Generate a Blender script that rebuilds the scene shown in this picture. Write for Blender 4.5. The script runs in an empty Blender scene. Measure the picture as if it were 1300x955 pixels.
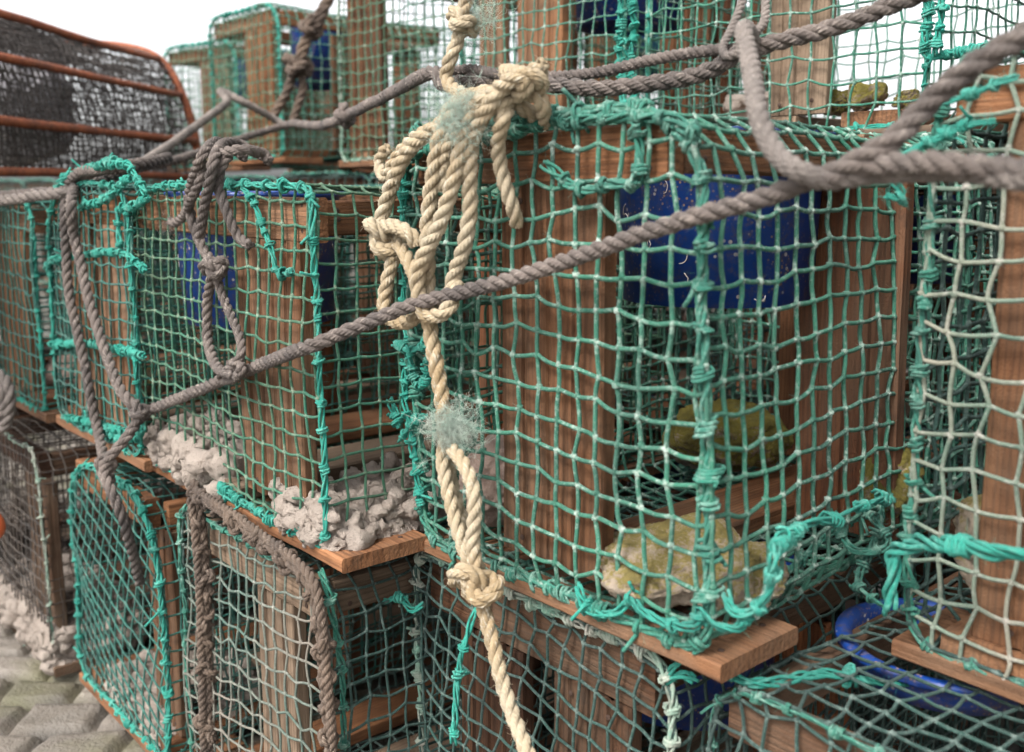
import bpy, math, random
import numpy as np
from mathutils import Vector, Matrix
rs = np.random.RandomState(7); random.seed(7)
scene = bpy.context.scene
COL = scene.collection
EYE = 0.87; F = 1264.0; TH = math.radians(8.7); ST, CT = math.sin(TH), math.cos(TH)

# ------------------------------------------------------------------ helpers
def at(x, y, Y):
    """point of the place seen in direction (x,y) at distance Y along the ground"""
    u = (x-650)/F; v = (y-433)/F
    D = ST+v*CT; Yh = CT-v*ST; t = Y/Yh
    return np.array([u*t, Y, EYE-D*t])
def path(*pts): return np.array([at(*p) for p in pts])

class MB:
    def __init__(s): s.v=[]; s.q=[]; s.t=[]; s.w=[]; s.n=0
    def add(s, v, q=None, t=None, w=0.0):
        v=np.asarray(v,float).reshape(-1,3); s.v.append(v)
        s.w.append(np.broadcast_to(np.asarray(w,float),(len(v),)).copy())
        if q is not None and len(q): s.q.append(np.asarray(q,int)+s.n)
        if t is not None and len(t): s.t.append(np.asarray(t,int)+s.n)
        s.n+=len(v)
    def build(s, name, mat, parent=None, smooth=True):
        me=bpy.data.meshes.new(name)
        v=np.concatenate(s.v) if s.v else np.zeros((0,3))
        q=np.concatenate(s.q) if s.q else np.zeros((0,4),int)
        t=np.concatenate(s.t) if s.t else np.zeros((0,3),int)
        me.vertices.add(len(v)); me.vertices.foreach_set('co', v.astype(np.float32).ravel())
        nl=len(q)*4+len(t)*3; me.loops.add(nl)
        me.loops.foreach_set('vertex_index', np.concatenate([q.ravel(),t.ravel()]).astype(np.int32))
        me.polygons.add(len(q)+len(t))
        ls=np.concatenate([np.arange(len(q))*4, len(q)*4+np.arange(len(t))*3]).astype(np.int32)
        me.polygons.foreach_set('loop_start', ls)
        me.polygons.foreach_set('use_smooth', np.full(len(q)+len(t), smooth))
        me.update(calc_edges=True); me.validate()
        a=me.attributes.new('wear','FLOAT','POINT'); a.data.foreach_set('value', np.concatenate(s.w).astype(np.float32))
        me.materials.append(mat)
        o=bpy.data.objects.new(name, me); COL.objects.link(o)
        if parent: o.parent=parent
        return o

def tag(o,label=None,cat=None,group=None,kind=None):
    if label: o['label']=label
    if cat: o['category']=cat
    if group: o['group']=group
    if kind: o['kind']=kind
    return o

def fix(o,root):
    bpy.context.view_layer.update(); o.parent=root; o.matrix_parent_inverse=root.matrix_world.inverted()
def tube(mb, P, r, sides=6, w=0.0, cap=True):
    P=np.asarray(P,float); n=len(P)
    T=np.gradient(P,axis=0); T/= (np.linalg.norm(T,axis=1,keepdims=True)+1e-9)
    N=np.zeros_like(P); a=np.array([0,0,1.0]) if abs(T[0][2])<.8 else np.array([1.0,0,0])
    x=np.cross(T[0],a); x/=np.linalg.norm(x); N[0]=x
    for i in range(1,n):
        x=x-T[i]*np.dot(x,T[i]); l=np.linalg.norm(x)
        if l<1e-6: x=np.cross(T[i],[.3,.5,.8]); l=np.linalg.norm(x)
        x=x/l; N[i]=x
    B=np.cross(T,N)
    r=np.broadcast_to(np.asarray(r,float),(n,))
    th=np.linspace(0,2*np.pi,sides,endpoint=False)
    V=P[:,None,:]+r[:,None,None]*(np.cos(th)[None,:,None]*N[:,None,:]+np.sin(th)[None,:,None]*B[:,None,:])
    i=np.arange(n-1)[:,None]; j=np.arange(sides)[None,:]; k=(j+1)%sides
    Q=np.stack([i*sides+j,i*sides+k,(i+1)*sides+k,(i+1)*sides+j],-1).reshape(-1,4)
    ww=np.broadcast_to(np.asarray(w,float),(n,)); ww=np.repeat(ww,sides)
    V=V.reshape(-1,3)
    if cap:
        c=len(V); V=np.vstack([V,P[0],P[-1]]); ww=np.append(ww,[ww[0],ww[-1]])
        jj=np.arange(sides); kk=(jj+1)%sides; base=(n-1)*sides
        Tt=np.vstack([np.stack([kk,jj,np.full(sides,c)],-1), np.stack([base+jj,base+kk,np.full(sides,c+1)],-1)])
        mb.add(V,Q,Tt,ww)
    else: mb.add(V,Q,None,ww)
    return N,B,T

def spline(C, step, closed=False):
    C=np.asarray(C,float)
    if closed: Pp=np.vstack([C[-1],C,C[0],C[1]])
    else: Pp=np.vstack([2*C[0]-C[1],C,2*C[-1]-C[-2]])
    out=[]
    for i in range(1,len(Pp)-2):
        p0,p1,p2,p3=Pp[i-1],Pp[i],Pp[i+1],Pp[i+2]
        n=max(4,int(np.linalg.norm(p2-p1)/.004)); t=np.linspace(0,1,n,endpoint=False)[:,None]
        out.append(.5*((2*p1)+(-p0+p2)*t+(2*p0-5*p1+4*p2-p3)*t*t+(-p0+3*p1-3*p2+p3)*t**3))
    out=np.vstack(out+[Pp[-2][None]])
    d=np.concatenate([[0],np.cumsum(np.linalg.norm(np.diff(out,axis=0),axis=1))])
    m=max(3,int(d[-1]/step)+1); s=np.linspace(0,d[-1],m)
    return np.stack([np.interp(s,d,out[:,k]) for k in range(3)],-1)

# icosahedra
def ico(sub):
    import bmesh
    bm=bmesh.new(); bmesh.ops.create_icosphere(bm,subdivisions=sub,radius=1.0)
    v=np.array([x.co[:] for x in bm.verts]); f=np.array([[y.index for y in x.verts] for x in bm.faces]); bm.free(); return v,f
ICO1=ico(1); ICO2=ico(2); ICO3=ico(3); ICO5=ico(5); ICO6=ico(6); ICO4=ico(3)
def blobs(mb, C, r, w=1.0, ic=ICO1, sc=(1,1,1), rough=.12):
    v,f=ic
    C=np.asarray(C); n=len(C)
    if n==0: return
    r=np.broadcast_to(np.asarray(r,float),(n,))
    V=C[:,None,:]+r[:,None,None]*v[None]*np.array(sc)*(1+rs.uniform(-rough,rough,(n,len(v),1)))
    T=(f[None]+np.arange(n)[:,None,None]*len(v)).reshape(-1,3)
    mb.add(V.reshape(-1,3),None,T,np.repeat(np.broadcast_to(w,(n,)),len(v)))

def vnoise(P, seed=0, oct=4, sc=1.0):
    """smooth pseudo noise from summed sines, about -1..1"""
    r=np.random.RandomState(seed); P=np.asarray(P); out=np.zeros(P.shape[:-1]); a=1.0; s=sc; tot=0
    for o in range(oct):
        for k in range(3):
            d=r.normal(size=3); d/=np.linalg.norm(d); out+=a*np.sin(P@d*s*6.28+r.uniform(0,6.28)+1.7*np.sin(P@r.normal(size=3)*s*2.3+r.uniform(0,6)))
        tot+=a*1.9; a*=.5; s*=2.07
    return out/tot
def disp3(P,seed,amp,sc): return np.stack([vnoise(P,seed+k,2,sc) for k in range(3)],-1)*amp

def fibres(mb, P, r0, count, length, rad=.00022, w=.8, out=None, curl=.5):
    """loose fibres standing off points P"""
    P=np.asarray(P); n=len(P)
    for k in range(count):
        p=P[rs.randint(n)]; d=rs.normal(size=3); d/=np.linalg.norm(d)
        e=rs.normal(size=3)*curl
        L=length*rs.uniform(.25,1.2); m=4
        pts=[p+d*r0]
        for i in range(m-1):
            d=d+e*.35+rs.normal(size=3)*.15*curl; d/=np.linalg.norm(d); pts.append(pts[-1]+d*L/(m-1))
        tube(mb,np.array(pts),np.linspace(rad,rad*.4,m),3,w,cap=False)

def rope_mesh(mb, C, R, pitch=None, strands=3, fuzz=300, w=0.0, closed=False, wob=.12, yarn=True):
    if pitch is None: pitch=R*6.2
    P=spline(C, R*.55, closed)
    P=P+disp3(P,rs.randint(9999),R*wob,1/ (R*14))
    n=len(P)
    T=np.gradient(P,axis=0); T/=np.linalg.norm(T,axis=1,keepdims=True)+1e-9
    a=np.array([0,0,1.0]) if abs(T[0][2])<.8 else np.array([1.0,0,0])
    x=np.cross(T[0],a); x/=np.linalg.norm(x); N=[x]
    for i in range(1,n):
        x=x-T[i]*np.dot(x,T[i]); x=x/(np.linalg.norm(x)+1e-9); N.append(x)
    N=np.array(N); B=np.cross(T,N)
    s=np.concatenate([[0],np.cumsum(np.linalg.norm(np.diff(P,axis=0),axis=1))])
    ph=s/pitch*2*np.pi
    for k in range(strands):
        q=ph+k*2*np.pi/strands
        Cc=P+R*.50*(np.cos(q)[:,None]*N+np.sin(q)[:,None]*B)
        ww=w+.25*vnoise(P,k+3,2,25)
        tube(mb,Cc,R*.56*(1+.06*vnoise(P,k+31,2,60)),8,ww)
        if yarn and R<.0095:   # yarns twisted round the outside of each strand
            q2=-ph*1.3; ny=7
            for m in range(ny):
                qq=q2+m*2*np.pi/ny
                Ce=P+R*.50*(np.cos(q)[:,None]*N+np.sin(q)[:,None]*B)+R*.50*(np.cos(qq)[:,None]*N+np.sin(qq)[:,None]*B)
                tube(mb,Ce,R*.155*(1+.2*vnoise(P,m+50*k,1,90)),4,ww+rs.uniform(-.5,.7)+.5*vnoise(P,m+9*k,2,60),cap=False)
    if fuzz:
        fibres(mb,P,R*.85,int(fuzz*1.6*s[-1]),R*1.1,rad=.00020,w=w+.5,curl=1.0)
    return P

def knot_pts(c, size, rot=None, squash=(1,1,.7)):
    t=np.linspace(0,2*np.pi,22,endpoint=False)
    X=np.stack([np.sin(t)+2*np.sin(2*t), np.cos(t)-2*np.cos(2*t), -np.sin(3*t)*1.6],-1)/3.0*size*np.array(squash)
    if rot is not None: X=X@np.array(Matrix.Rotation(rot[2],3,'Z')@Matrix.Rotation(rot[1],3,'Y')@Matrix.Rotation(rot[0],3,'X')).T
    return np.asarray(c)+X

# ------------------------------------------------------------------ materials
def newmat(name):
    m=bpy.data.materials.new(name); m.use_nodes=True; nt=m.node_tree; nt.nodes.clear()
    o=nt.nodes.new('ShaderNodeOutputMaterial'); b=nt.nodes.new('ShaderNodeBsdfPrincipled'); nt.links.new(b.outputs[0],o.inputs[0])
    return m,nt,b
def nd(nt,t,**k):
    n=nt.nodes.new('ShaderNode'+t)
    for a,v in k.items():
        if a=='inp':
            for kk,vv in v.items(): n.inputs[kk].default_value=vv
        else: setattr(n,a,v)
    return n
def noise(nt,vec,scale,detail=4,rough=.6):
    n=nd(nt,'TexNoise',inp={'Scale':scale,'Detail':detail,'Roughness':rough}); nt.links.new(vec,n.inputs['Vector']); return n.outputs['Fac']
def mixc(nt,f,a,b):
    m=nd(nt,'Mix',data_type='RGBA'); L=nt.links
    for s,v in ((m.inputs[0],f),(m.inputs[6],a),(m.inputs[7],b)):
        if isinstance(v,(int,float)): s.default_value=v
        elif isinstance(v,tuple): s.default_value=v if len(v)==4 else (*v,1)
        else: L.new(v,s)
    return m.outputs[2]
def ramp(nt,f,a,b):
    m=nd(nt,'MapRange',clamp=True,inp={1:a,2:b}); nt.links.new(f,m.inputs[0]); return m.outputs[0]
def mth(nt,op,a,b):
    m=nd(nt,'Math',operation=op)
    for i,v in enumerate((a,b)):
        if isinstance(v,(int,float)): m.inputs[i].default_value=v
        else: nt.links.new(v,m.inputs[i])
    return m.outputs[0]
def bump(nt,b,h,s,d):
    n=nd(nt,'Bump',inp={'Strength':s,'Distance':d}); nt.links.new(h,n.inputs['Height']); nt.links.new(n.outputs[0],b.inputs['Normal'])

def twine(name, base, dark, wearc, amt=.6, rough=.72, patch=8):
    m,nt,b=newmat(name); tc=nd(nt,'TexCoord').outputs['Object']
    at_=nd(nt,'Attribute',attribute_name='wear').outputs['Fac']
    n1=noise(nt,tc,patch,3); n2=noise(nt,tc,160,3); n3=noise(nt,tc,900,2)
    c=mixc(nt,ramp(nt,n1,.35,.65),base,dark)
    c=mixc(nt,ramp(nt,n3,.3,.8),c,mixc(nt,.18,c,wearc))
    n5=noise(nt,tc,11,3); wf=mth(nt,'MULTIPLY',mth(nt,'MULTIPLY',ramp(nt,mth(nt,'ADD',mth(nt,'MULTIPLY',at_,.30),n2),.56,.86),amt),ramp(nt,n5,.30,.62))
    c=mixc(nt,mth(nt,'MULTIPLY',ramp(nt,noise(nt,tc,45,3),.55,.75),.55),c,tuple(v*.45 for v in dark))
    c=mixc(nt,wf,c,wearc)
    nt.links.new(c,b.inputs['Base Color']); b.inputs['Roughness'].default_value=rough
    b.inputs['Specular IOR Level'].default_value=.28; b.inputs['Sheen Weight'].default_value=.08
    bump(nt,b,mth(nt,'ADD',n3,noise(nt,tc,2200,2)),1.0,.0016); return m
M={}
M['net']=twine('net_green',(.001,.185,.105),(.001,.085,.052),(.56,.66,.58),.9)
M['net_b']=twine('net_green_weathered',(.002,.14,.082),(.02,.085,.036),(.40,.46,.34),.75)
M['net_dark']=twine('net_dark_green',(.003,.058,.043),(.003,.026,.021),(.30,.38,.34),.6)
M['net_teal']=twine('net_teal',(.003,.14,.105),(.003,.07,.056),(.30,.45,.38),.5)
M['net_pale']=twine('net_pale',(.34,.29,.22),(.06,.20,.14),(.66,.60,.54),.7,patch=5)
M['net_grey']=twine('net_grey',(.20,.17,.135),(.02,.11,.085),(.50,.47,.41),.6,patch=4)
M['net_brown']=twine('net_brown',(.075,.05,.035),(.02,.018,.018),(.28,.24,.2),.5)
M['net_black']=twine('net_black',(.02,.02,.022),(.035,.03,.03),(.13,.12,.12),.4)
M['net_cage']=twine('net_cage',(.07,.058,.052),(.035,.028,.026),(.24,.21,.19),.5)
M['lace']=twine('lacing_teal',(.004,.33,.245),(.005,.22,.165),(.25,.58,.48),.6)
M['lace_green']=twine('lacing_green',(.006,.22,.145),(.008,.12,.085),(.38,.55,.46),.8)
M['lace_pale']=twine('lacing_pale',(.12,.36,.26),(.38,.36,.3),(.68,.64,.56),.75,patch=14)
M['rope_grey']=twine('rope_grey',(.165,.13,.112),(.05,.040,.038),(.44,.37,.32),.9,.85,12)
M['rope_brown']=twine('rope_brown',(.15,.10,.068),(.06,.04,.03),(.42,.33,.26),.75,.85,14)
M['rope_tan']=twine('rope_tan',(.50,.41,.28),(.38,.26,.13),(.72,.67,.55),.8,.8,9)
M['rope_white']=twine('rope_white',(.24,.20,.175),(.12,.10,.09),(.48,.42,.37),.6,.8,12)
M['tuft']=twine('tuft_pale_green',(.48,.68,.56),(.60,.70,.58),(.85,.88,.8),.6,.8,20)

def nd_frac(nt,o): return mth(nt,'FRACT',mth(nt,'MULTIPLY',o,7.31),0.0)
def woodmat(name,c1,c2,c3,stain=.5):
    c1,c2,c3=[tuple(v*k for v,k in zip(q,(.66,.64,.60)))  for q in (c1,c2,c3)]
    m,nt,b=newmat(name); tc=nd(nt,'TexCoord').outputs['Object']
    oi=nd(nt,'ObjectInfo').outputs['Random']
    off=nd(nt,'CombineXYZ'); nt.links.new(mth(nt,'MULTIPLY',oi,37.0),off.inputs[0]); nt.links.new(mth(nt,'MULTIPLY',oi,11.0),off.inputs[2])
    va=nd(nt,'VectorMath',operation='ADD'); nt.links.new(tc,va.inputs[0]); nt.links.new(off.outputs[0],va.inputs[1])
    mp=nd(nt,'Mapping'); mp.inputs['Scale'].default_value=(2.2,38,38); nt.links.new(va.outputs[0],mp.inputs[0])
    mp2=nd(nt,'Mapping'); mp2.inputs['Scale'].default_value=(6,190,190); nt.links.new(va.outputs[0],mp2.inputs[0])
    g=noise(nt,mp.outputs[0],1.0,6,.62); g2=noise(nt,mp2.outputs[0],1.0,4,.6)
    big=noise(nt,va.outputs[0],9,3,.6); fine=noise(nt,va.outputs[0],420,2,.6)
    wv=nd(nt,'TexWave',bands_direction='Y',inp={'Scale':5.0,'Distortion':7.0,'Detail':3.0,'Detail Scale':1.2})
    mp3=nd(nt,'Mapping'); mp3.inputs['Scale'].default_value=(.9,9,9); nt.links.new(va.outputs[0],mp3.inputs[0]); nt.links.new(mp3.outputs[0],wv.inputs[0])
    c=mixc(nt,ramp(nt,g,.32,.66),c1,c2)
    c=mixc(nt,mth(nt,'MULTIPLY',ramp(nt,wv.outputs['Fac'],.55,1.0),.45),c,c3)
    c=mixc(nt,mth(nt,'MULTIPLY',ramp(nt,g2,.5,.75),.5),c,c3)
    c=mixc(nt,mth(nt,'MULTIPLY',ramp(nt,big,.5,.72),stain),c,tuple(x*.5 for x in c3))
    vo=nd(nt,'TexVoronoi',inp={'Scale':4.5}); mp4=nd(nt,'Mapping'); mp4.inputs['Scale'].default_value=(1,2.2,2.2); nt.links.new(va.outputs[0],mp4.inputs[0]); nt.links.new(mp4.outputs[0],vo.inputs[0])
    kn=ramp(nt,vo.outputs['Distance'],.09,.05); c=mixc(nt,mth(nt,'MULTIPLY',kn,.75),c,tuple(x*.35 for x in c3))
    gr=mth(nt,'MULTIPLY',ramp(nt,mth(nt,'ADD',noise(nt,va.outputs[0],5,4,.65),mth(nt,'MULTIPLY',nd_frac(nt,oi),.35)),.60,.90),.45)
    c=mixc(nt,gr,c,mixc(nt,g2,(.24,.175,.12),(.11,.08,.055)))
    c=mixc(nt,mth(nt,'MULTIPLY',ramp(nt,noise(nt,va.outputs[0],16,5,.7),.58,.68),.5),c,(.03,.022,.016))
    hs=nd(nt,'HueSaturation'); nt.links.new(mth(nt,'ADD',mth(nt,'MULTIPLY',oi,.65),.68),hs.inputs['Value']); nt.links.new(c,hs.inputs['Color'])
    na=nd(nt,'Attribute',attribute_name='wear').outputs['Fac']
    nt.links.new(mixc(nt,na,hs.outputs[0],(.05,.03,.022)),b.inputs['Base Color']); b.inputs['Roughness'].default_value=.78; b.inputs['Specular IOR Level'].default_value=.25
    bump(nt,b,mth(nt,'ADD',mth(nt,'ADD',g,g2),mth(nt,'MULTIPLY',fine,.4)),.9,.0026)
    return m
M['wood']=woodmat('timber_brown',(.33,.155,.075),(.19,.082,.038),(.07,.031,.016))
M['wood_red']=woodmat('timber_red',(.28,.11,.048),(.15,.055,.025),(.06,.025,.012))
M['wood_grey']=woodmat('timber_weathered',(.36,.265,.195),(.22,.15,.105),(.10,.065,.045))
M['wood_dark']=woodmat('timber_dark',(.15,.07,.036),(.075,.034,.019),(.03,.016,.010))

def concmat(name,c1,c2,c3,moss=None,ma=0.0):
    m,nt,b=newmat(name); tc=nd(nt,'TexCoord').outputs['Object']
    n1=noise(nt,tc,30,5); n2=noise(nt,tc,300,4,.7); n3=noise(nt,tc,8,3)
    c=mixc(nt,ramp(nt,n1,.35,.65),c1,c2); c=mixc(nt,mth(nt,'MULTIPLY',ramp(nt,n2,.52,.75),.7),c,c3)
    if moss:
        g=nd(nt,'NewGeometry'); sx=nd(nt,'SeparateXYZ'); nt.links.new(g.outputs['Normal'],sx.inputs[0])
        f=ramp(nt,mth(nt,'ADD',mth(nt,'MULTIPLY',sx.outputs[2],.2),mth(nt,'ADD',mth(nt,'MULTIPLY',n1,.8),mth(nt,'ADD',mth(nt,'MULTIPLY',n3,.3),mth(nt,'MULTIPLY',n2,.7)))),1.28-ma,1.45-ma)
        mc=mixc(nt,ramp(nt,n1,.35,.65),moss,tuple(x*.45 for x in moss)); c=mixc(nt,f,c,mc)
    nt.links.new(c,b.inputs['Base Color']); b.inputs['Roughness'].default_value=.9
    bump(nt,b,mth(nt,'ADD',n1,mth(nt,'ADD',n2,noise(nt,tc,700,3,.7))),1.0,.006); return m
M['concrete']=concmat('concrete',(.54,.455,.39),(.41,.335,.28),(.2,.16,.13))
M['stone']=concmat('stone_mossy',(.42,.33,.26),(.30,.23,.18),(.55,.48,.40),(.26,.215,.03),.56)
M['stone_pale']=concmat('stone_pale',(.52,.42,.32),(.40,.30,.22),(.66,.58,.48),(.42,.33,.09),.37)
M['stone_pink']=concmat('stone_pink',(.46,.34,.28),(.36,.25,.2),(.6,.5,.44))
def bluemat():
    m,nt,b=newmat('blue_plastic'); tc=nd(nt,'TexCoord').outputs['Object']
    n1=noise(nt,tc,12,4); n2=noise(nt,tc,75,5,.75); v=nd(nt,'TexVoronoi',inp={'Scale':95.0,'Randomness':1.0}); nt.links.new(tc,v.inputs[0])
    v2=nd(nt,'TexVoronoi',inp={'Scale':190.0}); nt.links.new(tc,v2.inputs[0])
    c=mixc(nt,n1,(.003,.028,.15),(.006,.055,.28))
    sp=mth(nt,'MULTIPLY',ramp(nt,v.outputs['Distance'],.24,.15),ramp(nt,noise(nt,tc,25,2),.5,.6)); c=mixc(nt,sp,c,(.55,.5,.45))
    sp2=mth(nt,'MULTIPLY',ramp(nt,v2.outputs['Distance'],.3,.2),ramp(nt,noise(nt,tc,14,2),.48,.6)); c=mixc(nt,sp2,c,(.30,.2,.14))
    c=mixc(nt,mth(nt,'MULTIPLY',ramp(nt,n2,.50,.68),.7),c,(.10,.075,.07)); c=mixc(nt,mth(nt,'MULTIPLY',ramp(nt,noise(nt,tc,7,4),.5,.75),.5),c,(.05,.06,.10))
    nt.links.new(c,b.inputs['Base Color']); b.inputs['Roughness'].default_value=.42; bump(nt,b,n2,.25,.001); return m
M['blue']=bluemat()
def rustmat():
    m,nt,b=newmat('rusty_iron'); tc=nd(nt,'TexCoord').outputs['Object']
    n1=noise(nt,tc,14,5,.7); n2=noise(nt,tc,120,4)
    c=mixc(nt,ramp(nt,n1,.35,.65),(.26,.065,.022),(.11,.032,.016)); c=mixc(nt,mth(nt,'MULTIPLY',ramp(nt,n2,.5,.7),.5),c,(.48,.17,.06))
    nt.links.new(c,b.inputs['Base Color']); b.inputs['Roughness'].default_value=.8; bump(nt,b,n2,.6,.002); return m
M['rust']=rustmat()
def simple(name,c,r=.5):
    m,nt,b=newmat(name); tc=nd(nt,'TexCoord').outputs['Object']; n=noise(nt,tc,20,4)
    nt.links.new(mixc(nt,n,tuple(x*.75 for x in c),c),b.inputs['Base Color']); b.inputs['Roughness'].default_value=r; return m
M['orange']=simple('float_orange',(.75,.16,.06),.4)
M['tarp']=simple('plastic_sheet',(.5,.48,.5),.6)

# ------------------------------------------------------------------ timber
def plank(name, p0, p1, wdir, width, thick, mat, parent, grooves=0, jag=0.0):
    p0=np.array(p0,float); p1=np.array(p1,float); L=np.linalg.norm(p1-p0); x=(p1-p0)/L
    wd=np.array(wdir,float); wd-=x*np.dot(wd,x); wd/=np.linalg.norm(wd); z=np.cross(x,wd)
    b=.0022; prof=[]
    hw=width/2; ht=thick/2
    top=[(-hw,ht-b),(-hw+b,ht)]
    for g in range(grooves):
        c=-hw+width*(g+1)/(grooves+1); d=.0035
        top+=[(c-.0045,ht),(c-.003,ht-d),(c+.003,ht-d),(c+.0045,ht)]
    top+=[(hw-b,ht),(hw,ht-b)]
    bot=[(hw,-ht+b),(hw-b,-ht)]
    for g in reversed(range(grooves)):
        c=-hw+width*(g+1)/(grooves+1); d=.0035
        bot+=[(c+.0045,-ht),(c+.003,-ht+d),(c-.003,-ht+d),(c-.0045,-ht)]
    bot+=[(-hw+b,-ht),(-hw,-ht+b)]
    pr=np.array(top+bot); n=len(pr); m=max(4,int(L/.04)); mb=MB()
    xs=np.linspace(-L/2,L/2,m); V=np.zeros((m,n,3)); V[:,:,0]=xs[:,None]; V[:,:,1]=pr[None,:,0]; V[:,:,2]=pr[None,:,1]
    sd=rs.randint(9999); q=V.reshape(-1,3)
    q[:,1]+=.0012*vnoise(q*[1,.2,.2],sd,2,6); q[:,2]+=.0012*vnoise(q*[1,.2,.2],sd+1,2,5)
    i=np.arange(m-1)[:,None]; j=np.arange(n)[None,:]; k=(j+1)%n
    Q=np.stack([i*n+k,i*n+j,(i+1)*n+j,(i+1)*n+k],-1).reshape(-1,4)
    c0=len(q); q=np.vstack([q,[-L/2,0,0],[L/2,0,0]]); jj=np.arange(n); kk=(jj+1)%n
    T=np.vstack([np.stack([jj,kk,np.full(n,c0)],-1),np.stack([(m-1)*n+kk,(m-1)*n+jj,np.full(n,c0+1)],-1)])
    mb.add(q,Q,T)
    if thick<.03:
        for ex in (-L/2+.018,L/2-.018):
            for ey in (-hw*.55,hw*.5):
                for sz in (-1,1): blobs(mb,[[ex+rs.normal()*.003,ey+rs.normal()*.003,sz*(ht+.0004)]],.0032,1.0,ICO2,(1,1,.3),.03)
    o=mb.build(name,mat,parent,smooth=False)
    R=Matrix(((x[0],wd[0],z[0]),(x[1],wd[1],z[1]),(x[2],wd[2],z[2]))).to_4x4()
    o.matrix_local=Matrix.Translation(Vector((p0+p1)/2))@R
    return o

# ------------------------------------------------------------------ netting
def strand(mb, P, r, wearn):
    """one twine running through the knots P"""
    n=len(P)
    if n<2: return
    pts=[]; w=[]
    for i in range(n):
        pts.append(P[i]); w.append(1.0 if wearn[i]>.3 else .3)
        if i<n-1:
            d=P[i+1]-P[i]; j=rs.normal(size=3)*r*.35; sag=np.array([0,0,-1])*np.linalg.norm(d[:2])*.035
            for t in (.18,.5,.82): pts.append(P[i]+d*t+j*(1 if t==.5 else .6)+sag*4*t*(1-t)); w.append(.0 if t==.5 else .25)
    tube(mb,np.array(pts),r,5,np.array(w),cap=False)

FUZZ=[False]
def lattice_net(mb, N3, ok, r, step, knot=1.55, tdir=(0,0,1), ic=ICO1, density=1.0):
    """N3[i,j] knots, ok[i,j] present; rows along i and columns along j"""
    I,J=ok.shape; wn=rs.uniform(0,1,(I,J)); td=np.array(tdir,float)
    def runs(seq,get,wget,off):
        cur=[];cw=[]
        for s in seq:
            if get(s) is not None: cur.append(get(s)); cw.append(wget(s))
            else:
                if len(cur)>1: strand(mb,np.array(cur)+0,r,cw)
                cur=[];cw=[]
        if len(cur)>1: strand(mb,np.array(cur),r,cw)
    for j in range(J):
        sg=rs.choice([-1,1])
        runs(range(I),lambda i:(N3[i,j]+td*step*(((i+j)%2)*2-1)*.5) if ok[i,j] else None,lambda i:wn[i,j],0)
    for i in range(I):
        runs(range(J),lambda j:N3[i,j] if ok[i,j] else None,lambda j:wn[i,j],0)
    C=N3[ok]; ww=wn[ok]
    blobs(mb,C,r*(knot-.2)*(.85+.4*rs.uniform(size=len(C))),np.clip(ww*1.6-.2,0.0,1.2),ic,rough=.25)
    if r>=.0017 and FUZZ[0]: fibres(mb,C,r*.6,int(len(C)*1.6),r*3.2,rad=.00016,w=.7,curl=1.2)

def profile(W,H,rt,rb,z0=.022, lean=0.0, arch=0.0):
    """closed outline in (x,z), x -W..0, counter clockwise from bottom left corner"""
    pts=[]
    def arc(cx,cz,r,a0,a1,n=7):
        for a in np.linspace(a0,a1,n): pts.append((cx+r*math.cos(math.radians(a)),cz+r*math.sin(math.radians(a))))
    rtl,rtr=rt if isinstance(rt,tuple) else (rt,rt)
    arc(-rb,z0+rb,rb,-90,0); 
    arc(-rtr,H-rtr,rtr,0,90); 
    if arch:
        for s in np.linspace(.1,.9,9): pts.append((-rtr-(W-rtl-rtr)*s,H+arch*math.sin(math.pi*s)))
    arc(-W+rtl,H-rtl,rtl,90,180); arc(-W+rb,z0+rb,rb,180,270)
    P=np.array(pts); P[:,0]+=lean*(P[:,1]/H)
    Q=np.vstack([P,P[:1]]); d=np.concatenate([[0],np.cumsum(np.linalg.norm(np.diff(Q,axis=0),axis=1))])
    n=int(d[-1]/.012); s=np.linspace(0,d[-1],n,endpoint=False)
    return np.stack([np.interp(s,d,Q[:,k]) for k in range(2)],-1), d[-1]

def inside(poly,p):
    x,y=p; c=False; n=len(poly); j=n-1
    for i in range(n):
        if (poly[i][1]>y)!=(poly[j][1]>y) and x<(poly[j][0]-poly[i][0])*(y-poly[i][1])/(poly[j][1]-poly[i][1])+poly[i][0]: c=not c
        j=i
    return c

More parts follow.
